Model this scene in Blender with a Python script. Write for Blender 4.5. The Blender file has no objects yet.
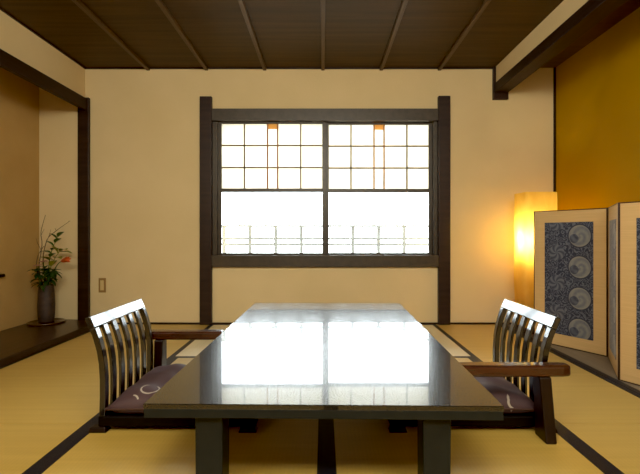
import bpy, bmesh, math, random
from mathutils import Vector, Matrix
random.seed(7)
S = bpy.context.scene
COL = S.collection
PI = math.pi

# ------------------------------------------------------------------ helpers
def lin(r, g, b):
    f = lambda c: (c/255/12.92) if c/255 <= .04045 else ((c/255+.055)/1.055)**2.4
    return (f(r), f(g), f(b), 1)

def nodes(name):
    m = bpy.data.materials.new(name); m.use_nodes = True
    t = m.node_tree
    return m, t, t.nodes['Principled BSDF']

def mat(name, c1, c2=None, rough=.5, scale=(6, 6, 6), bump=0.0, bscale=None, coat=0, coat_rough=.1, metallic=0, detail=6, spec=.5, sheen=0):
    m, t, p = nodes(name)
    p.inputs['Roughness'].default_value = rough
    p.inputs['Metallic'].default_value = metallic
    p.inputs['Coat Weight'].default_value = coat
    p.inputs['Coat Roughness'].default_value = coat_rough
    p.inputs['Specular IOR Level'].default_value = spec
    p.inputs['Sheen Weight'].default_value = sheen
    tc = t.nodes.new('ShaderNodeTexCoord')
    mp = t.nodes.new('ShaderNodeMapping'); mp.inputs['Scale'].default_value = scale
    t.links.new(tc.outputs['Object'], mp.inputs['Vector'])
    nz = t.nodes.new('ShaderNodeTexNoise'); nz.inputs['Scale'].default_value = 1; nz.inputs['Detail'].default_value = detail
    t.links.new(mp.outputs['Vector'], nz.inputs['Vector'])
    rp = t.nodes.new('ShaderNodeValToRGB')
    rp.color_ramp.elements[0].position = .3; rp.color_ramp.elements[1].position = .7
    rp.color_ramp.elements[0].color = c1; rp.color_ramp.elements[1].color = c2 or c1
    t.links.new(nz.outputs['Fac'], rp.inputs['Fac'])
    t.links.new(rp.outputs['Color'], p.inputs['Base Color'])
    if bump:
        n2 = t.nodes.new('ShaderNodeTexNoise'); n2.inputs['Detail'].default_value = 4
        n2.inputs['Scale'].default_value = 1
        m2 = t.nodes.new('ShaderNodeMapping'); m2.inputs['Scale'].default_value = bscale or scale
        t.links.new(tc.outputs['Object'], m2.inputs['Vector']); t.links.new(m2.outputs['Vector'], n2.inputs['Vector'])
        b = t.nodes.new('ShaderNodeBump'); b.inputs['Strength'].default_value = bump; b.inputs['Distance'].default_value = .004
        t.links.new(n2.outputs['Fac'], b.inputs['Height']); t.links.new(b.outputs['Normal'], p.inputs['Normal'])
    return m

class MB:
    def __init__(s): s.bm = bmesh.new()
    def box(s, x0, x1, y0, y1, z0, z1):
        v = [s.bm.verts.new(c) for c in ((x0,y0,z0),(x1,y0,z0),(x1,y1,z0),(x0,y1,z0),(x0,y0,z1),(x1,y0,z1),(x1,y1,z1),(x0,y1,z1))]
        for f in ((3,2,1,0),(4,5,6,7),(0,1,5,4),(1,2,6,5),(2,3,7,6),(3,0,4,7)): s.bm.faces.new([v[i] for i in f])
        return s
    def hexa(s, bot, top):
        v = [s.bm.verts.new(c) for c in list(bot)+list(top)]
        for f in ((3,2,1,0),(4,5,6,7),(0,1,5,4),(1,2,6,5),(2,3,7,6),(3,0,4,7)): s.bm.faces.new([v[i] for i in f])
        return s
    def ribbon(s, prof, th, y0, y1):
        """slab following a profile in the x-z plane, extruded from y0 to y1"""
        L, R = [], []
        for i, (x, z) in enumerate(prof):
            a = prof[max(i-1, 0)]; b = prof[min(i+1, len(prof)-1)]
            d = Vector((b[0]-a[0], b[1]-a[1])).normalized(); n = Vector((-d.y, d.x))*th/2
            L.append((x+n.x, z+n.y)); R.append((x-n.x, z-n.y))
        n = len(prof)
        vs = [[s.bm.verts.new((q[0], y, q[1])) for q in side] for side in (L, R) for y in (y0, y1)]
        L0, L1, R0, R1 = vs
        F = s.bm.faces.new
        for i in range(n-1):
            F((L0[i], L0[i+1], L1[i+1], L1[i])); F((R0[i], R1[i], R1[i+1], R0[i+1]))
            F((L0[i], R0[i], R0[i+1], L0[i+1])); F((L1[i], L1[i+1], R1[i+1], R1[i]))
        F((L0[0], L1[0], R1[0], R0[0])); F((L0[-1], R0[-1], R1[-1], L1[-1]))
        return s
    def lathe(s, prof, seg=28, c=(0, 0), sy=1):
        rings = []
        for r, z in prof:
            rings.append([s.bm.verts.new((c[0]+r*math.cos(2*PI*k/seg), c[1]+sy*r*math.sin(2*PI*k/seg), z)) for k in range(seg)])
        for a, b in zip(rings, rings[1:]):
            for k in range(seg): s.bm.faces.new((a[k], a[(k+1) % seg], b[(k+1) % seg], b[k]))
        s.bm.faces.new(rings[0][::-1]); s.bm.faces.new(rings[-1])
        return s
    def tube(s, pts, rad, seg=8):
        pts = [Vector(p) for p in pts]; rings = []
        for i, p in enumerate(pts):
            d = (pts[min(i+1, len(pts)-1)]-pts[max(i-1, 0)]).normalized()
            up = Vector((0, 0, 1)) if abs(d.z) < .9 else Vector((1, 0, 0))
            a = d.cross(up).normalized(); b = d.cross(a)
            r = rad[i] if isinstance(rad, (list, tuple)) else rad
            rings.append([s.bm.verts.new(p+a*r*math.cos(2*PI*k/seg)+b*r*math.sin(2*PI*k/seg)) for k in range(seg)])
        for a, b in zip(rings, rings[1:]):
            for k in range(seg): s.bm.faces.new((a[k], b[k], b[(k+1) % seg], a[(k+1) % seg]))
        s.bm.faces.new(rings[0]); s.bm.faces.new(rings[-1][::-1])
        return s
    def leaf(s, base, d, length, width, droop=.3, n=5, up=Vector((0, 0, 1))):
        base = Vector(base); d = Vector(d).normalized()
        side = d.cross(up)
        side = side.normalized() if side.length > .05 else Vector((1, 0, 0))
        nrm = side.cross(d).normalized()
        rows = []
        for i in range(n+1):
            u = i/n
            c = base+d*length*u-Vector((0, 0, 1))*droop*length*u*u
            w = width*math.sin(PI*min(.97, .06+.92*u))**.8/2
            rows.append([s.bm.verts.new(c-side*w+nrm*w*.35), s.bm.verts.new(c), s.bm.verts.new(c+side*w+nrm*w*.35)])
        for a, b in zip(rows, rows[1:]):
            s.bm.faces.new((a[0], a[1], b[1], b[0])); s.bm.faces.new((a[1], a[2], b[2], b[1]))
        return s
    def ball(s, c, r, sub=2, sc=(1, 1, 1)):
        g = bmesh.ops.create_icosphere(s.bm, subdivisions=sub, radius=r)
        for v in g['verts']: v.co = Vector((v.co.x*sc[0], v.co.y*sc[1], v.co.z*sc[2]))+Vector(c)
        return s
    def build(s, name, m, parent=None, bevel=0, smooth=False, seg=2):
        bmesh.ops.recalc_face_normals(s.bm, faces=s.bm.faces)
        me = bpy.data.meshes.new(name); s.bm.to_mesh(me); s.bm.free()
        o = bpy.data.objects.new(name, me); COL.objects.link(o)
        me.materials.append(m)
        if parent: o.parent = parent
        if smooth:
            for p in me.polygons: p.use_smooth = True
        if bevel:
            b = o.modifiers.new('edge', 'BEVEL'); b.width = bevel; b.segments = seg; b.limit_method = 'ANGLE'; b.angle_limit = math.radians(40)
        return o

def empty(name, loc, rz=0):
    o = bpy.data.objects.new(name, None); o.empty_display_size = .1
    COL.objects.link(o); o.location = loc; o.rotation_euler = (0, 0, rz); return o
def tag(o, label, cat, group=None):
    o['label'] = label; o['category'] = cat
    if group: o['group'] = group
    return o
def struct(o, label=None, cat=None):
    o['kind'] = 'structure'
    if label: o['label'] = label
    if cat: o['category'] = cat
    return o
def copy_tree(o, parent=None):
    c = o.copy(); COL.objects.link(c)
    if parent: c.parent = parent
    for ch in list(o.children): copy_tree(ch, c)
    return c

# ------------------------------------------------------------------ materials
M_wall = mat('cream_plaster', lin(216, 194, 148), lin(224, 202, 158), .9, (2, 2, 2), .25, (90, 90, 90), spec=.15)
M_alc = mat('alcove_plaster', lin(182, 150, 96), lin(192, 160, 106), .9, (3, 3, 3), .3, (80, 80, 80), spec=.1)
M_dark = mat('dark_timber', lin(38, 26, 21), lin(54, 37, 29), .45, (3, 3, 30), .12, (6, 6, 90), spec=.35)
M_darkx = mat('dark_beam', lin(38, 25, 19), lin(50, 33, 25), .55, (30, 3, 30), .12, (60, 4, 60), spec=.3)
M_win = mat('window_timber', lin(58, 50, 40), lin(72, 62, 50), .4, (20, 20, 20), .08, (60, 60, 10))
M_munt = mat('muntin_wood', lin(120, 102, 76), lin(138, 118, 90), .5, (20, 20, 20))
M_muntb = mat('amber_muntin_wood', lin(150, 92, 40), lin(170, 108, 50), .5, (20, 20, 20))
M_plat = mat('platform_board', lin(50, 34, 24), lin(72, 50, 34), .35, (30, 2, 5), .1, (60, 3, 10), coat=.2)
M_greyboard = mat('grey_alcove_board', lin(116, 106, 94), lin(130, 120, 106), .4, (30, 2, 5), .08, (60, 3, 10))
M_heri = mat('navy_mat_border', lin(17, 16, 24), lin(26, 25, 36), .5, (200, 200, 200), .2, (900, 900, 900))
M_lac = None

def m_tatami(name, c1, c2, along='Y', rough=.5, spec=.5, coat=0, cior=2.2):
    m, t, p = nodes(name)
    tc = t.nodes.new('ShaderNodeTexCoord')
    N = lambda k: t.nodes.new(k)
    wv = N('ShaderNodeTexWave'); wv.wave_type = 'BANDS'; wv.bands_direction = 'X' if along == 'Y' else 'Y'
    wv.inputs['Scale'].default_value = 22; wv.inputs['Distortion'].default_value = .4
    t.links.new(tc.outputs['Object'], wv.inputs['Vector'])
    mp = N('ShaderNodeMapping'); mp.inputs['Scale'].default_value = (1.2, 40, 1) if along == 'Y' else (40, 1.2, 1)
    t.links.new(tc.outputs['Object'], mp.inputs['Vector'])
    nz = N('ShaderNodeTexNoise'); nz.inputs['Scale'].default_value = 1; nz.inputs['Detail'].default_value = 5
    t.links.new(mp.outputs['Vector'], nz.inputs['Vector'])
    rp = N('ShaderNodeValToRGB'); rp.color_ramp.elements[0].color = c1; rp.color_ramp.elements[1].color = c2
    rp.color_ramp.elements[0].position = .3; rp.color_ramp.elements[1].position = .7
    t.links.new(nz.outputs['Fac'], rp.inputs['Fac'])
    mx = N('ShaderNodeMix'); mx.data_type = 'RGBA'; mx.blend_type = 'MULTIPLY'; mx.inputs[0].default_value = .05
    t.links.new(rp.outputs['Color'], mx.inputs[6]); t.links.new(wv.outputs['Color'], mx.inputs[7])
    t.links.new(mx.outputs[2], p.inputs['Base Color'])
    b = N('ShaderNodeBump'); b.inputs['Strength'].default_value = .05; b.inputs['Distance'].default_value = .002
    t.links.new(wv.outputs['Fac'], b.inputs['Height']); t.links.new(b.outputs['Normal'], p.inputs['Normal'])
    p.inputs['Roughness'].default_value = rough; p.inputs['Specular IOR Level'].default_value = spec
    p.inputs['Coat Weight'].default_value = coat; p.inputs['Coat Roughness'].default_value = .52; p.inputs['Coat IOR'].default_value = cior
    return m
M_tat = m_tatami('tatami_lengthwise', lin(192, 155, 58), lin(204, 168, 74), 'Y', .5, .6, 1.0)
M_tatx = m_tatami('tatami_crosswise', lin(222, 204, 156), lin(232, 216, 172), 'X', .34, 1.0, 1.0, 3.0)  # base paled and coat raised to put the window sheen into this mat

def m_glass():
    m = bpy.data.materials.new('window_glass'); m.use_nodes = True
    t = m.node_tree; t.nodes.clear(); N = t.nodes.new
    out = N('ShaderNodeOutputMaterial'); mx = N('ShaderNodeMixShader'); tr = N('ShaderNodeBsdfTransparent'); gl = N('ShaderNodeBsdfGlossy')
    gl.inputs['Roughness'].default_value = .02; tr.inputs['Color'].default_value = (.95, .97, .96, 1)
    fr = N('ShaderNodeFresnel'); fr.inputs['IOR'].default_value = 1.45
    t.links.new(fr.outputs[0], mx.inputs[0]); t.links.new(tr.outputs[0], mx.inputs[1]); t.links.new(gl.outputs[0], mx.inputs[2])
    t.links.new(mx.outputs[0], out.inputs[0]); return m
M_glass = m_glass()
def m_paper(name, c_t, c_d, fac=.6, nscale=(30, 30, 30), cvar=None):
    m = bpy.data.materials.new(name); m.use_nodes = True
    t = m.node_tree; t.nodes.clear(); N = t.nodes.new
    out = N('ShaderNodeOutputMaterial'); mx = N('ShaderNodeMixShader'); tr = N('ShaderNodeBsdfTranslucent'); df = N('ShaderNodeBsdfDiffuse')
    tc = N('ShaderNodeTexCoord'); mp = N('ShaderNodeMapping'); mp.inputs['Scale'].default_value = nscale
    nz = N('ShaderNodeTexNoise'); nz.inputs['Scale'].default_value = 1; nz.inputs['Detail'].default_value = 6; nz.inputs['Distortion'].default_value = 1
    rp = N('ShaderNodeValToRGB'); rp.color_ramp.elements[0].color = c_t; rp.color_ramp.elements[1].color = cvar or c_t
    rp.color_ramp.elements[0].position = .35; rp.color_ramp.elements[1].position = .65
    t.links.new(tc.outputs['Object'], mp.inputs['Vector']); t.links.new(mp.outputs[0], nz.inputs['Vector'])
    t.links.new(nz.outputs['Fac'], rp.inputs[0]); t.links.new(rp.outputs[0], tr.inputs['Color'])
    df.inputs['Color'].default_value = c_d
    mx.inputs[0].default_value = fac
    t.links.new(df.outputs[0], mx.inputs[1]); t.links.new(tr.outputs[0], mx.inputs[2]); t.links.new(mx.outputs[0], out.inputs[0]); return m
M_amber = m_paper('amber_paper', lin(240, 205, 150), lin(225, 180, 120), .75)
M_shoji = m_paper('shoji_paper', lin(206, 202, 188), lin(225, 215, 195), .62)

# ------------------------------------------------------------------ dimensions
EYE = .75; F = 412.0
YB = 3.47; CEIL = 2.158
XL = -2.003; XLB = -2.39; XR = 1.486; XRB = 1.958
YF = -1.5
s_ = YB/F
def bx(px): return (px-323)*s_            # back-wall x from photo column
def bz(py): return EYE-(py-235)*s_        # back-wall height from photo row

# ------------------------------------------------------------------ floor
fl = struct(MB().box(XLB-.1, XRB+.1, YF-.1, YB+.1, -.12, -.055).build('floor', M_dark))
def tat(x0, x1, y0, y1, along, m):
    cx, cy = (x0+x1)/2, (y0+y1)/2
    o = MB().box(x0-cx, x1-cx, y0-cy, y1-cy, -.055, 0).build('tatami_mat', m, fl, .002)
    o.location = (cx, cy, 0)
    b = MB(); w = .031
    if along == 'Y':
        b.box(x0-cx, x0-cx+w, y0-cy, y1-cy, 0, .0012); b.box(x1-cx-w, x1-cx, y0-cy, y1-cy, 0, .0012)
    else:
        b.box(x0-cx, x1-cx, y0-cy, y0-cy+w, 0, .0012); b.box(x0-cx, x1-cx, y1-cy-w, y1-cy, 0, .0012)
    b.build('cloth_border', M_heri, o)
    return o
XM = .915; YX = YB-.955; YS = 1.64
XC = .012
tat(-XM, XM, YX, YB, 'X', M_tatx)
tat(-XM, XC, .62, YX, 'Y', M_tat); tat(XC, XM, .62, YX, 'Y', M_tat)
tat(-1.835, -XM, YS, YB, 'Y', M_tat); tat(-1.835, -XM, YF, YS, 'Y', M_tat)
tat(XM, XR, YS, YB, 'Y', M_tat); tat(XM, XR, YF, YS, 'Y', M_tat)
tat(-XM, XC, YF, .62, 'Y', M_tat); tat(XC, XM, YF, .62, 'Y', M_tat)
# grey board floor of the recess where the screen stands
MB().box(XR+.036, XRB+.05, .9, YB, -.055, 0).build('recess_board', M_greyboard, fl, .002)
MB().box(XR, XR+.036, .9, YB, -.055, .003).build('recess_edge', M_heri, fl, .002)

# ------------------------------------------------------------------ walls
WX0, WX1, WZ0, WZ1 = bx(212), bx(438), bz(256), bz(120)
w = MB(); T = .07
w.box(XLB-.1, WX0, YB, YB+T, -.12, CEIL+.02).box(WX1, XRB+.1, YB, YB+T, -.12, CEIL+.02)
w.box(WX0, WX1, YB, YB+T, -.12, WZ0).box(WX0, WX1, YB, YB+T, WZ1, CEIL+.02)
struct(w.build('wall_back', M_wall))
w = MB()
w.box(XL-.04, XL, 1.5, YB, 1.888, CEIL)                    # strip above the lintel
w.box(XLB-.1, XL, YF, 1.5, -.12, CEIL)
struct(w.build('wall_left', M_wall))
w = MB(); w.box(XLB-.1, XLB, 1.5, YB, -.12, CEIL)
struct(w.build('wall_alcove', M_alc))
M_gold = mat('gold_wall_paper', lin(164, 127, 16), lin(176, 136, 22), .5, (1.5, 1.5, 2.5), .1, (60, 60, 60), spec=.15)
struct(MB().box(XRB, XRB+.1, .9, YB, -.12, CEIL+.02).build('wall_right', M_gold))
w = MB(); w.box(1.445, 1.535, YF, YB-.001, 2.02, CEIL).box(XR, XRB+.1, YF, .9, -.12, CEIL)
struct(w.build('wall_right_upper', M_wall))
struct(MB().box(XLB-.1, XRB+.1, YF-.1, YF, -.12, CEIL).build('wall_front', M_wall))
# ceiling boards
def m_ceil():
    m = mat('ceiling_boards', lin(60, 43, 18), lin(80, 58, 26), .55, (1.2, 26, 1), .1, (2, 60, 2), spec=.35)
    return m
struct(MB().box(XLB-.1, XRB+.1, YF-.1, YB+.1, CEIL, CEIL+.06).build('ceiling', m_ceil()))
M_bat = mat('ceiling_batten_wood', lin(78, 56, 28), lin(92, 67, 36), .45, (30, 3, 30))
k = 1
for i in range(-3, 3):
    b = MB().box(i*.49-.014, i*.49+.014, YF, YB, CEIL-.024, CEIL).build('trim_%d' % k, M_bat, None, .003); struct(b); k += 1
# thin cornice strips at the ceiling line
struct(MB().box(XL, 1.43, YB-.012, YB, CEIL-.012, CEIL).build('trim_%d' % k, M_dark)); k += 1
struct(MB().box(XL, XL+.012, 1.5, YB, CEIL-.012, CEIL).build('trim_%d' % k, M_dark)); k += 1
# left alcove: lintel, corner post, platform
struct(MB().box(XL-.004, XL+.032, 1.5, YB-.02, 1.792, 1.890).build('trim_%d' % k, M_darkx, None, .003)); k += 1
struct(MB().box(bx(79.5), bx(90.5), YB-.03, YB, .03, 1.90).build('trim_%d' % k, M_dark, None, .004)); k += 1
pl = struct(MB().box(XLB, -1.84, 1.5, YB, -.055, .04).build('trim_%d' % k, M_plat, None, .004)); k += 1
struct(MB().box(-1.84, -1.822, 1.5, YB, -.055, .044).build('trim_%d' % k, M_dark, None, .004)); k += 1
# right side beam with its short hanging post
struct(MB().box(1.435, 1.548, YF, YB, 1.94, 2.02).build('trim_%d' % k, M_darkx, None, .004)); k += 1
struct(MB().box(1.425, 1.55, YB-.03, YB, 1.885, CEIL).build('trim_%d' % k, M_dark, None, .003)); k += 1
struct(MB().box(XRB-.018, XRB, YB-.008, YB, 0, CEIL).build('trim_%d' % k, M_dark)); k += 1
# window side posts
struct(MB().box(bx(200.7), bx(212.5), YB-.035, YB+.08, 0, bz(97.5)).build('trim_%d' % k, M_dark, None, .004)); k += 1
struct(MB().box(bx(437.5), bx(449.3), YB-.035, YB+.08, 0, bz(97)).build('trim_%d' % k, M_dark, None, .004)); k += 1
# baseboard strip
struct(MB().box(-1.82, bx(200.7), YB-.012, YB, 0, .014).box(bx(212.5), bx(437.5), YB-.012, YB, 0, .014).box(bx(449.3), XRB-.022, YB-.012, YB, 0, .014).build('baseboard_back', M_dark))

# ------------------------------------------------------------------ window
wn = empty('window_1', (0, YB, 0)); struct(wn)
def wbox(m, px0, px1, py0, py1, y0, y1): m.box(bx(px0), bx(px1), y0, y1, bz(py1), bz(py0)); return m
f = MB()
wbox(f, 212.5, 437.5, 109.5, 121.5, -.03, .09)      # head
wbox(f, 212.5, 437.5, 255, 266.8, -.034, .09)       # sill
wbox(f, 212.5, 217.5, 121.5, 255, -.005, .09); wbox(f, 433.5, 437.5, 121.5, 255, -.005, .09)
f.build('window_frame', M_win, wn, .003)
for k2, (a, b) in enumerate(((217.5, 326.0), (325.2, 433.5))):
    y0 = .012 if k2 == 0 else .036; y1 = y0+.022
    s = MB()
    wbox(s, a, a+3.6, 121.5, 255, y0, y1); wbox(s, b-3.6, b, 121.5, 255, y0, y1)
    wbox(s, a+3.6, b-3.6, 121.5, 123.4, y0, y1); wbox(s, a+3.6, b-3.6, 188.3, 192.0, y0, y1); wbox(s, a+3.6, b-3.6, 253.0, 255, y0, y1)
    so = s.build('sash', M_win, wn, .002)
    L, R_ = a+3.6, b-3.6
    g = MB(); wbox(g, L, R_, 191.8, 253.0, y0+.009, y0+.012); g.build('glass_pane', M_glass, so)
    g = MB(); wbox(g, L, R_, 123.4, 188.8, y0+.011, y0+.0125); g.build('shoji_paper', M_shoji, so)
    m = MB(); off = 0 if k2 == 0 else 107.3
    for px in (244.0, 300.6): wbox(m, px+off-.75, px+off+.75, 123.4, 188.8, y0+.001, y0+.011)
    for py in (145.1, 167.3): wbox(m, L, R_, py-.75, py+.75, y0+.001, y0+.0108)
    m.build('muntin_grid', M_munt, so)
    m = MB()
    for px in (267.3, 277.5): wbox(m, px+off-.7, px+off+.7, 123.4, 188.8, y0, y0+.0112)
    am_ = MB(); wbox(am_, 268.0+off, 276.8+off, 123.4, 128.5, y0+.004, y0+.006); am_.build('amber_paper', M_amber, so)
    m.build('slim_muntin', M_muntb, so)['label'] = 'amber brown pair of muntins framing the narrow column'
# balustrade and ledge outside the glass
M_bal = mat('glare_pale_rail_wood', lin(150, 150, 148), lin(164, 164, 162), .7, (20, 20, 20))  # pale grey puts the window glare into the rail colour
struct(MB().box(-1.6, 1.6, YB+T, YB+.6, .36, .46).build('ledge', M_bal))
YO = YB+.4; so_ = YO/F
bo = tag(empty('balustrade', (0, YO, .46)), 'wooden balustrade, coloured pale to give the window glare, seen through the lower window glass', 'railing')
def oz(py): return EYE-(py-235)*so_-.46
for py in (226, 238.6, 244.4):
    z = oz(py); MB().box(-1.45, 1.45, -.014, .014, z-.011, z+.011).build('rail', M_bal, bo)
for i in range(-3, 10):
    x = (250+25.7*i-323)*so_
    MB().box(x-.016, x+.016, -.013, .013, 0, oz(226)-.011).build('baluster', M_bal, bo)

# ------------------------------------------------------------------ low table
def m_lacquer():
    m, t, p = nodes('black_lacquer')
    N = t.nodes.new
    p.inputs['Base Color'].default_value = (.006, .005, .004, 1)
    tc = N('ShaderNodeTexCoord')
    n1 = N('ShaderNodeTexNoise'); n1.inputs['Scale'].default_value = 260; n1.inputs['Detail'].default_value = 3
    t.links.new(tc.outputs['Object'], n1.inputs['Vector'])
    mr = N('ShaderNodeMapRange'); mr.inputs[1].default_value = .3; mr.inputs[2].default_value = .7; mr.inputs[3].default_value = .19; mr.inputs[4].default_value = .33
    t.links.new(n1.outputs['Fac'], mr.inputs[0]); t.links.new(mr.outputs[0], p.inputs['Roughness'])
    b = N('ShaderNodeBump'); b.inputs['Strength'].default_value = .03; b.inputs['Distance'].default_value = .001
    t.links.new(n1.outputs['Fac'], b.inputs['Height']); t.links.new(b.outputs['Normal'], p.inputs['Normal'])
    p.inputs['Specular IOR Level'].default_value = .38; p.inputs['Coat Weight'].default_value = 1; p.inputs['Coat Roughness'].default_value = .025; p.inputs['Coat IOR'].default_value = 1.6
    return m
M_lac = m_lacquer()
M_lac2 = mat('dark_lacquer_legs', lin(27, 30, 28), lin(33, 36, 33), .4, (20, 20, 20), spec=.22)
TH = .30; TW = .478; TL = 1.636
tb = tag(empty('low_table', (-.002, 1.09, 0), -math.radians(1.0)), 'long low black lacquer table reflecting the window', 'table')
MB().box(-TW, TW, 0, TL, TH-.014, TH).build('tabletop', M_lac, tb, .002)
a = MB()
a.box(-TW+.001, TW-.001, .001, .03, TH-.038, TH-.014).box(-TW+.001, TW-.001, TL-.03, TL-.001, TH-.038, TH-.014)
a.box(-TW+.001, -TW+.03, .03, TL-.03, TH-.038, TH-.014).box(TW-.03, TW-.001, .03, TL-.03, TH-.038, TH-.014)
a.build('apron', M_lac2, tb, .002)
for sx in (-1, 1):
    for y in (.02, TL-.10):
        MB().hexa([(sx*.308-.036, y, 0), (sx*.308+.036, y, 0), (sx*.308+.036, y+.08, 0), (sx*.308-.036, y+.08, 0)],
                  [(sx*.308-.038, y, TH-.014), (sx*.308+.038, y, TH-.014), (sx*.308+.038, y+.08, TH-.014), (sx*.308-.038, y+.08, TH-.014)]).build('leg', M_lac2, tb, .004)

# ------------------------------------------------------------------ legless chairs
M_chair = mat('dark_chair_wood', lin(13, 9, 8), lin(18, 12, 10), .3, (40, 40, 4), .02, (80, 80, 8), coat=1, coat_rough=.09, spec=.2)
M_chair.node_tree.nodes['Principled BSDF'].inputs['Coat IOR'].default_value = 1.75
M_seat = mat('dark_seat_board', lin(15, 11, 10), lin(20, 15, 13), .6, (40, 40, 40), spec=.12)
M_arm = mat('red_brown_arm_wood', lin(52, 25, 13), lin(70, 35, 17), .25, (4, 50, 50), .05, (6, 90, 90), coat=.4, coat_rough=.15)
M_armd = mat('dark_red_brown_wood', lin(24, 13, 10), lin(33, 18, 12), .4, (50, 50, 5), .05, (90, 90, 8), coat=.1, spec=.3, coat_rough=.15)
prof = [(-.285, .06), (-.283, .13), (-.283, .20), (-.287, .26), (-.295, .31), (-.308, .355), (-.322, .393)]
rail = [(-.3225, .393), (-.3315, .414), (-.341, .436)]
def make_chair():
    r = empty('legless_chair', (0, 0, 0))
    MB().box(-.30, .30, -.224, .224, .02, .06).build('seat', M_seat, r, .005)
    for sx in (-.30, .27):
        for sy in (-1, 1):
            yc = sy*.212
            MB().hexa([(sx-.035, yc-.02, 0), (sx+.035, yc-.02, 0), (sx+.035, yc+.02, 0), (sx-.035, yc+.02, 0)],
                      [(sx-.028, yc-.016, .02), (sx+.028, yc-.016, .02), (sx+.028, yc+.016, .02), (sx-.028, yc+.016, .02)]).build('foot', M_armd, r, .003)
    for sy in (-1, 1):
        MB().ribbon(prof, .022, sy*.209-.015, sy*.209+.015).build('stile', M_chair, r, .003)
    for i in range(5):
        y = -.209+.418*(i+1)/6
        MB().ribbon(prof, .012, y-.017, y+.017).build('slat', M_chair, r, .003)
    MB().ribbon(rail, .022, -.224, .224).build('top_rail', M_chair, r, .003)
    # one armrest, on the sitter's left (+y)
    am = MB(); pts = [(-.352, .020), (-.32, .027), (-.15, .030), (-.02, .030), (.043, .028), (.060, .020)]
    yc = .266
    lo, hi = [], []
    for x, hw in pts:
        lo.append([am.bm.verts.new((x, yc-hw, .232)), am.bm.verts.new((x, yc+hw, .232))])
        hi.append([am.bm.verts.new((x, yc-hw, .274)), am.bm.verts.new((x, yc+hw, .274))])
    F_ = am.bm.faces.new
    for i in range(len(pts)-1):
        F_((hi[i][0], hi[i+1][0], hi[i+1][1], hi[i][1])); F_((lo[i][0], lo[i][1], lo[i+1][1], lo[i+1][0]))
        F_((lo[i][0], lo[i+1][0], hi[i+1][0], hi[i][0])); F_((lo[i][1], hi[i][1], hi[i+1][1], lo[i+1][1]))
    F_((lo[0][0], hi[0][0], hi[0][1], lo[0][1])); F_((lo[-1][0], lo[-1][1], hi[-1][1], hi[-1][0]))
    am.build('armrest', M_arm, r, .010, seg=3)
    MB().hexa([(-.282, .236, 0), (-.242, .236, 0), (-.242, .318, 0), (-.282, .318, 0)],
              [(-.276, .236, .232), (-.232, .236, .232), (-.232, .292, .232), (-.276, .292, .232)]).build('arm_support', M_armd, r, .005)
    return r
CX = .556; CY = 1.79
ch1 = make_chair(); ch1.location = (-CX, CY, 0)
tag(ch1, 'dark slatted legless chair on the mats between the low table and the flower alcove', 'chair', 'legless chairs at the low table')
ch2 = copy_tree(ch1); ch2.location = (CX, CY, 0); ch2.rotation_euler.z = PI
ch2['label'] = 'dark slatted legless chair in front of the folding screen, its red-brown armrest fully visible'

# ------------------------------------------------------------------ cushions
def m_cushion(name, c1, c2, cl):
    m, t, p = nodes(name); N = t.nodes.new
    tc = N('ShaderNodeTexCoord')
    n = N('ShaderNodeTexNoise'); n.inputs['Scale'].default_value = 7; n.inputs['Detail'].default_value = 3
    t.links.new(tc.outputs['Object'], n.inputs['Vector'])
    rp = N('ShaderNodeValToRGB'); rp.color_ramp.elements[0].color = c1; rp.color_ramp.elements[1].color = c2
    t.links.new(n.outputs['Fac'], rp.inputs[0])
    v = N('ShaderNodeTexVoronoi'); v.feature = 'F1'; v.inputs['Scale'].default_value = 11
    t.links.new(tc.outputs['Object'], v.inputs['Vector'])
    # pale thin rings around the cell centres
    sub = N('ShaderNodeMath'); sub.operation = 'SUBTRACT'; sub.inputs[1].default_value = .38
    ab = N('ShaderNodeMath'); ab.operation = 'ABSOLUTE'
    lt = N('ShaderNodeMath'); lt.operation = 'LESS_THAN'; lt.inputs[1].default_value = .035
    t.links.new(v.outputs['Distance'], sub.inputs[0]); t.links.new(sub.outputs[0], ab.inputs[0]); t.links.new(ab.outputs[0], lt.inputs[0])
    n2 = N('ShaderNodeTexNoise'); n2.inputs['Scale'].default_value = 5
    t.links.new(tc.outputs['Object'], n2.inputs['Vector'])
    gt = N('ShaderNodeMath'); gt.operation = 'GREATER_THAN'; gt.inputs[1].default_value = .5
    t.links.new(n2.outputs['Fac'], gt.inputs[0])
    mu = N('ShaderNodeMath'); mu.operation = 'MULTIPLY'; t.links.new(lt.outputs[0], mu.inputs[0]); t.links.new(gt.outputs[0], mu.inputs[1])
    mx = N('ShaderNodeMix'); mx.data_type = 'RGBA'; t.links.new(mu.outputs[0], mx.inputs[0])
    t.links.new(rp.outputs[0], mx.inputs[6]); mx.inputs[7].default_value = cl
    t.links.new(mx.outputs[2], p.inputs['Base Color'])
    p.inputs['Roughness'].default_value = .6; p.inputs['Specular IOR Level'].default_value = .3
    return m
M_cush = m_cushion('plum_brown_cushion', lin(66, 48, 50), lin(88, 68, 70), lin(170, 158, 144))
M_seam = mat('cushion_seam', lin(70, 44, 36), None, .6)
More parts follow.
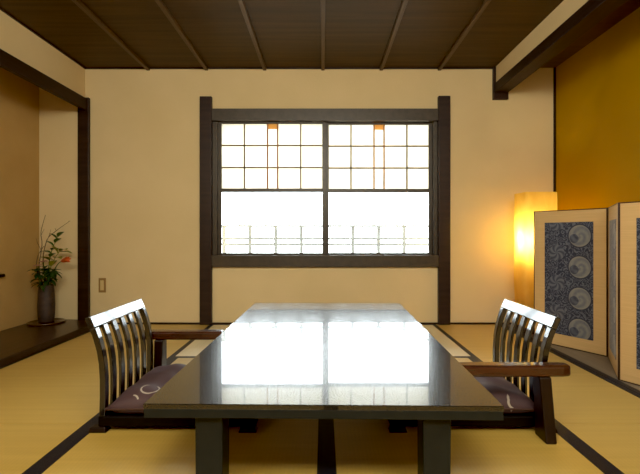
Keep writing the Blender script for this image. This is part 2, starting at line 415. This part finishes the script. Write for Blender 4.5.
def make_cushion():
    r = empty('floor_cushion', (0, 0, 0))
    n = 28; a = .224; m = MB(); rows = {}
    def h(u, v):
        e = max(0, (1-abs(u)**5))*max(0, (1-abs(v)**5))
        return e**.45
    for side in (1, -1):
        g = []
        for i in range(n+1):
            row = []
            for j in range(n+1):
                u, v = -1+2*i/n, -1+2*j/n
                k_ = 1-.035*(1-abs(u)**2)*abs(v)**6-.0; k2 = 1-.035*(1-abs(v)**2)*abs(u)**6
                x, y = u*.268*k2, v*a*k_
                e = h(u, v)
                dim = math.exp(-((u*u+v*v)/.03))*.018
                wr = .0035*math.sin(9*u+4*v)*math.sin(5*v-3*u)*e*2.6
                z = .026+(.053*e-dim+wr if side > 0 else -.026*min(1, e*1.8))
                if side < 0 and (i in (0, n) or j in (0, n)): row.append(rows[(i, j)]); continue
                vv = m.bm.verts.new((x, y, z)); row.append(vv)
                if side > 0: rows[(i, j)] = vv
            g.append(row)
        for i in range(n):
            for j in range(n):
                q = (g[i][j], g[i+1][j], g[i+1][j+1], g[i][j+1])
                m.bm.faces.new(q if side > 0 else q[::-1])
    m.build('cushion_cover', M_cush, r, smooth=True)
    # piping around the edge
    pts = []
    for t_ in range(64):
        q = t_/16; e_ = int(q); f_ = -1+2*(q-e_)
        u, v = ((f_, -1), (1, f_), (-f_, 1), (-1, -f_))[e_]
        pts.append((u*.268*(1-.035*(1-abs(v)**2)*abs(u)**6), v*a*(1-.035*(1-abs(u)**2)*abs(v)**6), .026))
    MB().tube(pts+pts[:1], .0035, 6).build('piping', M_seam, r, smooth=True)
    return r
cu1 = make_cushion(); cu1.location = (-CX-.004, CY, .0605)
tag(cu1, 'plum brown patterned cushion on the chair nearest the flower alcove', 'cushion', 'cushions on the legless chairs')
cu2 = copy_tree(cu1); cu2.location = (CX+.004, CY, .0605); cu2.rotation_euler.z = PI
cu2['label'] = 'plum brown patterned cushion on the chair in front of the folding screen'

# ------------------------------------------------------------------ folding screen
def m_fabric():
    m, t, p = nodes('navy_medallion_brocade'); N = t.nodes.new
    def math_(op, a, b=None):
        n = N('ShaderNodeMath'); n.operation = op
        for i, q in enumerate((a, b)):
            if q is None: continue
            if isinstance(q, (int, float)): n.inputs[i].default_value = q
            else: t.links.new(q, n.inputs[i])
        return n.outputs[0]
    tc = N('ShaderNodeTexCoord'); sp = N('ShaderNodeSeparateXYZ'); t.links.new(tc.outputs['Object'], sp.inputs[0])
    x, z = sp.outputs['X'], sp.outputs['Z']
    def med(cx, cz, pitch, rx, rz):
        fz = math_('SUBTRACT', math_('FLOORED_MODULO', math_('SUBTRACT', z, cz-pitch/2), pitch), pitch/2)
        dx = math_('DIVIDE', math_('SUBTRACT', x, cx), rx); dz = math_('DIVIDE', fz, rz)
        return math_('SQRT', math_('ADD', math_('MULTIPLY', dx, dx), math_('MULTIPLY', dz, dz))), dx, dz
    d, dx, dz = med(.312, .135, .203, .068, .070)
    d2, ex, ez = med(.165, .225, .203, .052, .052)
    # floral scrolls: warped rings
    n0 = N('ShaderNodeTexNoise'); n0.inputs['Scale'].default_value = 14; t.links.new(tc.outputs['Object'], n0.inputs['Vector'])
    vm = N('ShaderNodeVectorMath'); vm.operation = 'MULTIPLY_ADD'; vm.inputs[1].default_value = (.09, .09, .09)
    t.links.new(n0.outputs['Color'], vm.inputs[0]); t.links.new(tc.outputs['Object'], vm.inputs[2])
    n1 = N('ShaderNodeTexVoronoi'); n1.feature = 'F1'; n1.inputs['Scale'].default_value = 25
    t.links.new(vm.outputs[0], n1.inputs['Vector'])
    ring = math_('SINE', math_('MULTIPLY', n1.outputs['Distance'], 22))
    nz = N('ShaderNodeTexNoise'); nz.inputs['Scale'].default_value = 60; nz.inputs['Detail'].default_value = 4; t.links.new(tc.outputs['Object'], nz.inputs['Vector'])
    bgf = math_('MULTIPLY', math_('GREATER_THAN', ring, .15), math_('MULTIPLY', nz.outputs['Fac'], .75))
    # medallion interior: swirl strokes
    ang = N('ShaderNodeMath'); ang.operation = 'ARCTAN2'; t.links.new(dz, ang.inputs[0]); t.links.new(dx, ang.inputs[1])
    sw = math_('SINE', math_('ADD', math_('MULTIPLY', ang.outputs[0], 2), math_('MULTIPLY', d, 11)))
    medf = math_('ADD', .44, math_('MULTIPLY', math_('ADD', math_('MULTIPLY', sw, .35), nz.outputs['Fac']), .3))
    c1 = math_('ADD', dx, .5); c2 = math_('ADD', dz, .25)
    cres = math_('LESS_THAN', math_('SQRT', math_('ADD', math_('MULTIPLY', c1, c1), math_('MULTIPLY', c2, c2))), .42)
    medf = math_('SUBTRACT', medf, math_('MULTIPLY', cres, math_('MULTIPLY', nz.outputs['Fac'], .75)))
    edge = math_('MULTIPLY', math_('GREATER_THAN', d, .9), .1)
    inside = math_('LESS_THAN', d, 1.0)
    inner2 = math_('LESS_THAN', d2, 1.0)
    ang2 = N('ShaderNodeMath'); ang2.operation = 'ARCTAN2'; t.links.new(ez, ang2.inputs[0]); t.links.new(ex, ang2.inputs[1])
    med2 = math_('ADD', .28, math_('MULTIPLY', math_('SINE', math_('ADD', math_('MULTIPLY', ang2.outputs[0], 6), math_('MULTIPLY', d2, 6))), .2))
    halo = math_('MULTIPLY', math_('LESS_THAN', d, 1.12), math_('GREATER_THAN', d, 1.0))
    def mix(fac, a, b):
        n = N('ShaderNodeMix'); n.data_type = 'FLOAT'
        for i, q in ((0, fac), (2, a), (3, b)):
            if isinstance(q, (int, float)): n.inputs[i].default_value = q
            else: t.links.new(q, n.inputs[i])
        return n.outputs[0]
    val = mix(inner2, bgf, med2)
    val = mix(halo, val, .03)
    val = mix(inside, val, math_('ADD', medf, edge))
    rp = N('ShaderNodeValToRGB')
    rp.color_ramp.elements[0].color = lin(38, 44, 66); rp.color_ramp.elements[1].color = lin(160, 156, 142)
    e = rp.color_ramp.elements.new(.4); e.color = lin(96, 102, 118)
    t.links.new(val, rp.inputs[0]); t.links.new(rp.outputs[0], p.inputs['Base Color'])
    p.inputs['Roughness'].default_value = .45; p.inputs['Sheen Weight'].default_value = .2
    return m
M_fab = m_fabric()
M_silk = mat('tan_gold_screen_silk', lin(206, 170, 114), lin(216, 180, 126), .55, (4, 4, 200), .1, (10, 10, 500))
M_edge = mat('dark_screen_edge', lin(52, 30, 18), lin(66, 38, 22), .35, (20, 20, 20))
fold = [(1.498, 2.935), (1.75, 2.53), (1.525, 2.13), (1.75, 1.73), (1.525, 1.33)]
sc_ = tag(empty('folding_screen', (1.6, 2.2, 0)), 'low gold folding screen with navy medallion brocade panels standing on the grey recess board', 'screen')
SH = .918
for (a, b) in zip(fold, fold[1:]):
    L = math.hypot(b[0]-a[0], b[1]-a[1]); ang = math.atan2(b[1]-a[1], b[0]-a[0])
    e0 = .004
    th = .016
    # front face of every leaf looks towards -x (local -y side after rotation)
    p = MB().box(e0+.006, L-e0-.006, .001, th-.001, .006, SH-.006).build('panel', M_silk, sc_)
    # local -y must face the room: rotate by ang, then normal (-y) = (sin, -cos)
    p.location = (a[0]-1.6, a[1]-2.2, 0); p.rotation_euler.z = ang
    fr = MB().box(e0, e0+.006, 0, th, 0, SH).box(L-e0-.006, L-e0, 0, th, 0, SH).box(e0+.006, L-e0-.006, 0, th, 0, .006).box(e0+.006, L-e0-.006, 0, th, SH-.006, SH)
    fr.build('panel_edge', M_edge, p, .001)
    for yy in ((-.0008, .001),):
        MB().box(.083, L-.083, yy[0], yy[1], .082, SH-.083).build('brocade', M_fab, p)
# ------------------------------------------------------------------ lamp
M_washi = m_paper('amber_lamp_paper', (.78, .52, .09, 1), (.8, .56, .2, 1), .72, (12, 12, 4), (.86, .62, .14, 1))
LX, LY = 1.65, 3.205
lp = tag(empty('floor_lamp', (LX, LY, 0)), 'tall glowing amber paper floor lamp in the corner behind the folding screen', 'lamp')
m = MB(); hw, hd = .127, .105; nseg = 24; ring_prev = None; z0, z1 = .05, 1.075; nz_ = 26
def lamp_ring(z):
    u = (z-z0)/(z1-z0); out = []
    for k_ in range(nseg):
        t_ = 2*PI*k_/nseg; c, s2 = math.cos(t_), math.sin(t_)
        e = .28
        x = hw*abs(c)**e*(1 if c >= 0 else -1); y = hd*abs(s2)**e*(1 if s2 >= 0 else -1)
        w_ = 1+.022*math.sin(5*u*PI+t_)+.012*math.sin(13*u+3*t_)
        out.append(m.bm.verts.new((x*w_, y*w_, z)))
    return out
for i in range(nz_+1):
    r_ = lamp_ring(z0+(z1-z0)*i/nz_)
    if ring_prev:
        for k_ in range(nseg): m.bm.faces.new((ring_prev[k_], ring_prev[(k_+1) % nseg], r_[(k_+1) % nseg], r_[k_]))
    ring_prev = r_
m.build('lamp_shade', M_washi, lp, smooth=True)
MB().box(-.12, .12, -.098, .098, 0, .05).build('base', M_edge, lp, .004)
MB().tube([(-.06, -.02, .05), (-.06, -.02, .60)], .008).build('stem', M_edge, lp)
def m_bulb():
    m_, t, p = nodes('warm_bulb_glass'); p.inputs['Base Color'].default_value = (1, .9, .7, 1)
    p.inputs['Emission Color'].default_value = (1, .72, .38, 1); p.inputs['Emission Strength'].default_value = 30; return m_
MB().ball((-.06, -.02, .64), .035, 2, (1, 1, 1.25)).build('bulb', m_bulb(), lp, smooth=True)
def light(kind, name, loc, energy, col, rot=(0, 0, 0), **kw):
    d = bpy.data.lights.new(name, kind); d.energy = energy; d.color = col
    for k_, v in kw.items(): setattr(d, k_, v)
    o = bpy.data.objects.new(name, d); o.location = loc; o.rotation_euler = rot; COL.objects.link(o); return o
light('POINT', 'lamp_light', (LX-.06, LY-.02, .725), 8, (1, .90, .50), shadow_soft_size=.035)

# ------------------------------------------------------------------ wall switch, hanging scroll
M_plate = mat('switch_plate', lin(150, 118, 70), None, .4); M_rock = mat('switch_rocker', lin(206, 182, 130), None, .4)
sw = tag(empty('light_switch', (bx(102.5), YB, bz(285.2))), 'small tan light switch plate on the back wall', 'switch')
MB().box(-.031, .031, -.006, 0, -.061, .061).build('plate', M_plate, sw, .003)
MB().box(-.015, .015, -.010, -.006, -.042, .042).build('rocker', M_rock, sw, .002)
M_scroll = mat('scroll_silk', lin(196, 170, 120), lin(204, 178, 130), .8, (4, 4, 4))
M_spap = mat('scroll_paper', lin(222, 208, 176), lin(228, 214, 184), .9, (6, 6, 6))
hs = tag(empty('hanging_scroll', (XLB, 2.76, 0)), 'pale hanging scroll in the alcove, only its dark roller knob showing', 'scroll')
MB().box(.004, .007, -.24, .24, .45, 1.7).build('silk_mount', M_scroll, hs)
MB().box(.007, .0085, -.17, .17, .70, 1.35).build('picture_paper', M_spap, hs)
MB().tube([(.017, -.30, .45), (.017, .30, .45)], .014, 12).build('bottom_roller', M_dark, hs, smooth=True)
MB().tube([(.011, -.25, 1.705), (.011, .25, 1.705)], .009, 10).build('top_rod', M_dark, hs, smooth=True)

# ------------------------------------------------------------------ tray, vase and flowers
M_vase = mat('dark_stoneware', lin(52, 42, 36), lin(76, 60, 50), .6, (14, 14, 30), .4, (60, 60, 60))
M_tray = mat('brown_tray_lacquer', lin(74, 50, 32), lin(92, 64, 40), .25, (4, 40, 4), coat=.3)
PZ = .04
VX, VY = -2.243, 3.34
tr = MB().lathe([(.12, 0), (.130, .004), (.134, .012), (.128, .014), (.118, .008)], 40)
tro = tr.build('round_tray', M_tray, smooth=True); tro.location = (-2.235, 3.33, PZ)
tag(tro, 'round flat brown tray on the dark alcove platform under the vase', 'tray')
ve = MB()
ve.lathe([(q[0]*.86, q[1]) for q in [(.058, 0), (.064, .006), (.070, .06), (.071, .14), (.068, .22), (.064, .275), (.066, .296), (.063, .30), (.056, .297), (.055, .27), (.05, .262)]], 36)
vo = ve.build('vase', M_vase, smooth=True); vo.location = (VX, VY, PZ+.0085)
tag(vo, 'tall dark stoneware cylinder vase holding the alcove flowers', 'vase')
M_leafd = mat('dark_green_leaf', lin(38, 58, 30), lin(56, 78, 38), .45, (20, 20, 20))
M_leafy = mat('yellow_green_leaf', lin(128, 130, 40), lin(150, 148, 56), .5, (20, 20, 20))
M_leafm = mat('mid_green_leaf', lin(66, 92, 36), lin(84, 110, 44), .5, (20, 20, 20))
M_twig = mat('grey_brown_twig', lin(96, 80, 52), lin(116, 98, 62), .7, (40, 40, 40))
M_or = mat('orange_petal', lin(204, 96, 44), lin(214, 112, 56), .5, (20, 20, 20))
M_pk = mat('dull_pink_petal', lin(170, 118, 102), lin(188, 138, 120), .6, (20, 20, 20))
VT = PZ+.29
ps = VY/F
def V(px, py, dy=0):                      # a point near the vase plane given as photo coordinates
    Y = VY+dy; return Vector(((px-323)*Y/F, Y, EYE-(py-235)*Y/F))
root = Vector((VX, VY, VT-.02))
def stem(path, r0, r1):
    n = len(path); out = []
    for i in range(n-1):
        for k_ in range(4):
            t_ = k_/4; p0 = path[max(i-1, 0)]; p1 = path[i]; p2 = path[i+1]; p3 = path[min(i+2, n-1)]
            out.append(.5*((2*p1)+(p2-p0)*t_+(2*p0-5*p1+4*p2-p3)*t_*t_+(3*p1-p0-3*p2+p3)*t_**3))
    out.append(path[-1]); m_ = len(out)
    return out, [r0+(r1-r0)*i/(m_-1) for i in range(m_)]
def plant(name, label, cat, path, r0, r1, m_stem, group=None):
    o = empty(name, root); tag(o, label, cat, group)
    pts, rr = stem([p-root for p in path], r0, r1)
    MB().tube(pts, rr, 6).build('stem', m_stem, o, smooth=True)
    return o, pts
off = lambda dx, dy: root+Vector((dx, dy, 0))
G = 'stems arranged in the alcove vase'
# tall bare branch
o, pts = plant('branch', 'tallest thin bare branch rising straight from the alcove vase', 'branch', [off(-.01, 0), V(39, 270), V(42, 245), V(41, 232), V(45.5, 215)], .0045, .0018, M_twig, G)
b = MB(); b.tube([pts[7], pts[7]+Vector((-.03, 0, .06)), pts[7]+Vector((-.05, .01, .10))], [.002, .002, .001], 5); b.tube([pts[11], pts[11]+Vector((.04, -.02, .05))], [.002, .001], 5)
b.build('side_twig', M_twig, o)
# branch leaning towards the post
o, pts = plant('branch', 'thin bare branch arching from the vase towards the dark corner post', 'branch', [off(.0, .01), V(43, 262), V(47, 240), V(56, 231), V(68.5, 222)], .0045, .0018, M_twig, G)
b = MB(); b.leaf(pts[-1], (.6, -.2, .4), .03, .012).leaf(pts[12], (-.2, -.2, 1), .035, .014).leaf(pts[9], (.6, -.3, .5), .03, .012)
b.tube([pts[9], pts[9]+Vector((.03, -.02, .06))], [.002, .001], 5)
b.build('foliage', M_twig, o)
o, pts = plant('branch', 'short bent bare branch low over the vase rim on its outer side', 'branch', [off(-.02, 0), V(37, 268), V(38, 256), V(44, 246)], .0045, .0022, M_twig, G)
# green stems
o, pts = plant('leafy_branch', 'upright leafy stem with mid green leaves at its tip above the vase', 'plant stem', [off(.01, 0), V(49, 265), V(52, 250), V(58, 237)], .004, .002, M_leafm, G)
b = MB()
for i, (dx, dz) in zip((5, 6, 7, 8, 9, 10, 11, 12), ((-1, .8), (1, .8), (-1, .5), (1, .4), (-.8, .9), (.9, .8), (-.5, 1), (.8, .9))): b.leaf(pts[i], (dx, random.uniform(-.6, .2), dz), .085, .055, .25)
b.build('foliage', M_leafm, o)
o, pts = plant('leafy_branch', 'yellow-green leafy stem with broad leaves beside the orange flower', 'plant stem', [off(.02, 0), V(50, 270), V(55, 258), V(60, 251)], .004, .002, M_leafy, G)
b = MB()
for i, (dx, dz) in zip((3, 5, 7, 8, 10, 11, 12), ((-.8, .9), (.6, .8), (-.9, .7), (.9, .3), (-.3, 1), (1, .2), (1, .5))): b.leaf(pts[i], (dx, random.uniform(-.7, .1), dz), .11, .058, .3)
b.build('foliage', M_leafy, o)
# orange flower
o, pts = plant('orange_flower', 'single orange lily-like flower leaning out towards the corner post', 'flower', [off(.03, -.01), V(54, 271, -.05), V(58, 264, -.06), V(61, 261.5, -.06)], .004, .003, M_leafm, G)
b = MB(); c = pts[-1]; axis = Vector((1, -.25, .3)).normalized()
for k_ in range(6):
    t_ = 2*PI*k_/6; u = axis.cross(Vector((0, 0, 1))).normalized(); v = axis.cross(u)
    rd = u*math.cos(t_)+v*math.sin(t_)
    b.leaf(c, axis+rd*.34, .08, .036, -.02 if k_ % 2 else .05, 5, up=-rd)
b.build('petal', M_or, o, smooth=True)
# pink blossoms
for k_, (px, py, lab) in enumerate(((38, 266, 'pale pink blossom at the outer side of the vase rim'), (43.5, 262, 'pale pink blossom rising at the middle of the bouquet'))):
    o, pts = plant('pink_flower', lab, 'flower', [off(-.03+.03*k_, -.03), V(px+1, py+10, -.07), V(px, py, -.08)], .003, .002, M_leafm, G)
    b = MB()
    for q in range(9):
        t_ = 2*PI*q/9; b.leaf(pts[-1], (math.cos(t_), math.sin(t_)-.3, .45), .04, .02, .3)
    b.build('petal', M_pk, o)
# dark foliage around the rim
for k_, (dx, lab) in enumerate(((-.06, 'dark green leafy sprig spilling over the outer rim of the vase'), (.0, 'dark green leafy sprig at the front of the vase mouth'), (.055, 'dark green leafy sprig drooping below the orange flower'))):
    tip = V(45+dx*140, 271-3*(k_ == 1), -.09)
    o, pts = plant('leafy_sprig', lab, 'plant stem', [off(dx*.5, -.02), (off(dx*.5, -.03)+tip)/2+Vector((0, 0, .03)), tip], .004, .002, M_leafd, G)
    b = MB()
    for q in range(22):
        i = random.randint(2, len(pts)-1); t_ = random.uniform(0, 2*PI)
        b.leaf(pts[i], (math.cos(t_)+dx*4, math.sin(t_)*.8-.4, random.uniform(-.3, .9)), random.uniform(.05, .085), random.uniform(.028, .042), .5)
    b.build('foliage', M_leafd, o)

# ------------------------------------------------------------------ light
wld = bpy.data.worlds.new('World'); S.world = wld; wld.use_nodes = True
t = wld.node_tree; bg = t.nodes['Background']
tc = t.nodes.new('ShaderNodeTexCoord'); sp = t.nodes.new('ShaderNodeSeparateXYZ'); t.links.new(tc.outputs['Generated'], sp.inputs[0])
rp = t.nodes.new('ShaderNodeValToRGB'); mr = t.nodes.new('ShaderNodeMapRange'); mr.inputs[1].default_value = -.4; mr.inputs[2].default_value = .5
rp.color_ramp.elements[0].color = (.58, .60, .62, 1); rp.color_ramp.elements[1].color = (.86, .94, 1.0, 1)
t.links.new(sp.outputs['Z'], mr.inputs[0]); t.links.new(mr.outputs[0], rp.inputs[0]); t.links.new(rp.outputs[0], bg.inputs['Color'])
bg.inputs['Strength'].default_value = 16.5
pt = light('AREA', 'window_portal', (bx(325), YB+.16, (WZ0+WZ1)/2), 1, (1, 1, 1), (-PI/2, 0, 0), shape='RECTANGLE', size=WX1-WX0, size_y=WZ1-WZ0)
pt.data.cycles.is_portal = True
# warm ceiling lamp of the room, behind the viewpoint, and an added fill light with no real opening
light('AREA', 'ceiling_lamp', (0, .55, CEIL-.06), 17, (1, .93, .74), (0, 0, 0), shape='DISK', size=.7)
light('AREA', 'room_fill', (0, -.35, 1.9), 64, (1, .95, .78), (math.radians(80), 0, 0), shape='RECTANGLE', size=2.6, size_y=.4)

# ------------------------------------------------------------------ camera
cd = bpy.data.cameras.new('camera'); cam = bpy.data.objects.new('camera', cd); COL.objects.link(cam)
cd.sensor_width = 36; cd.lens = F/640*36; cd.clip_start = .02
cam.location = (0, 0, EYE); cam.rotation_euler = (PI/2, 0, 0)
cd.shift_x = -3/640; cd.shift_y = -2/640
S.camera = cam
S.view_settings.view_transform = 'Standard'; S.view_settings.look = 'None'; S.view_settings.exposure = 0
S.view_settings.use_curve_mapping = True; S.view_settings.curve_mapping.black_level = (.005, .005, .004); S.view_settings.curve_mapping.update()
S.cycles.max_bounces = 10; S.cycles.diffuse_bounces = 5; S.cycles.transparent_max_bounces = 12
S.cycles.sample_clamp_indirect = 6
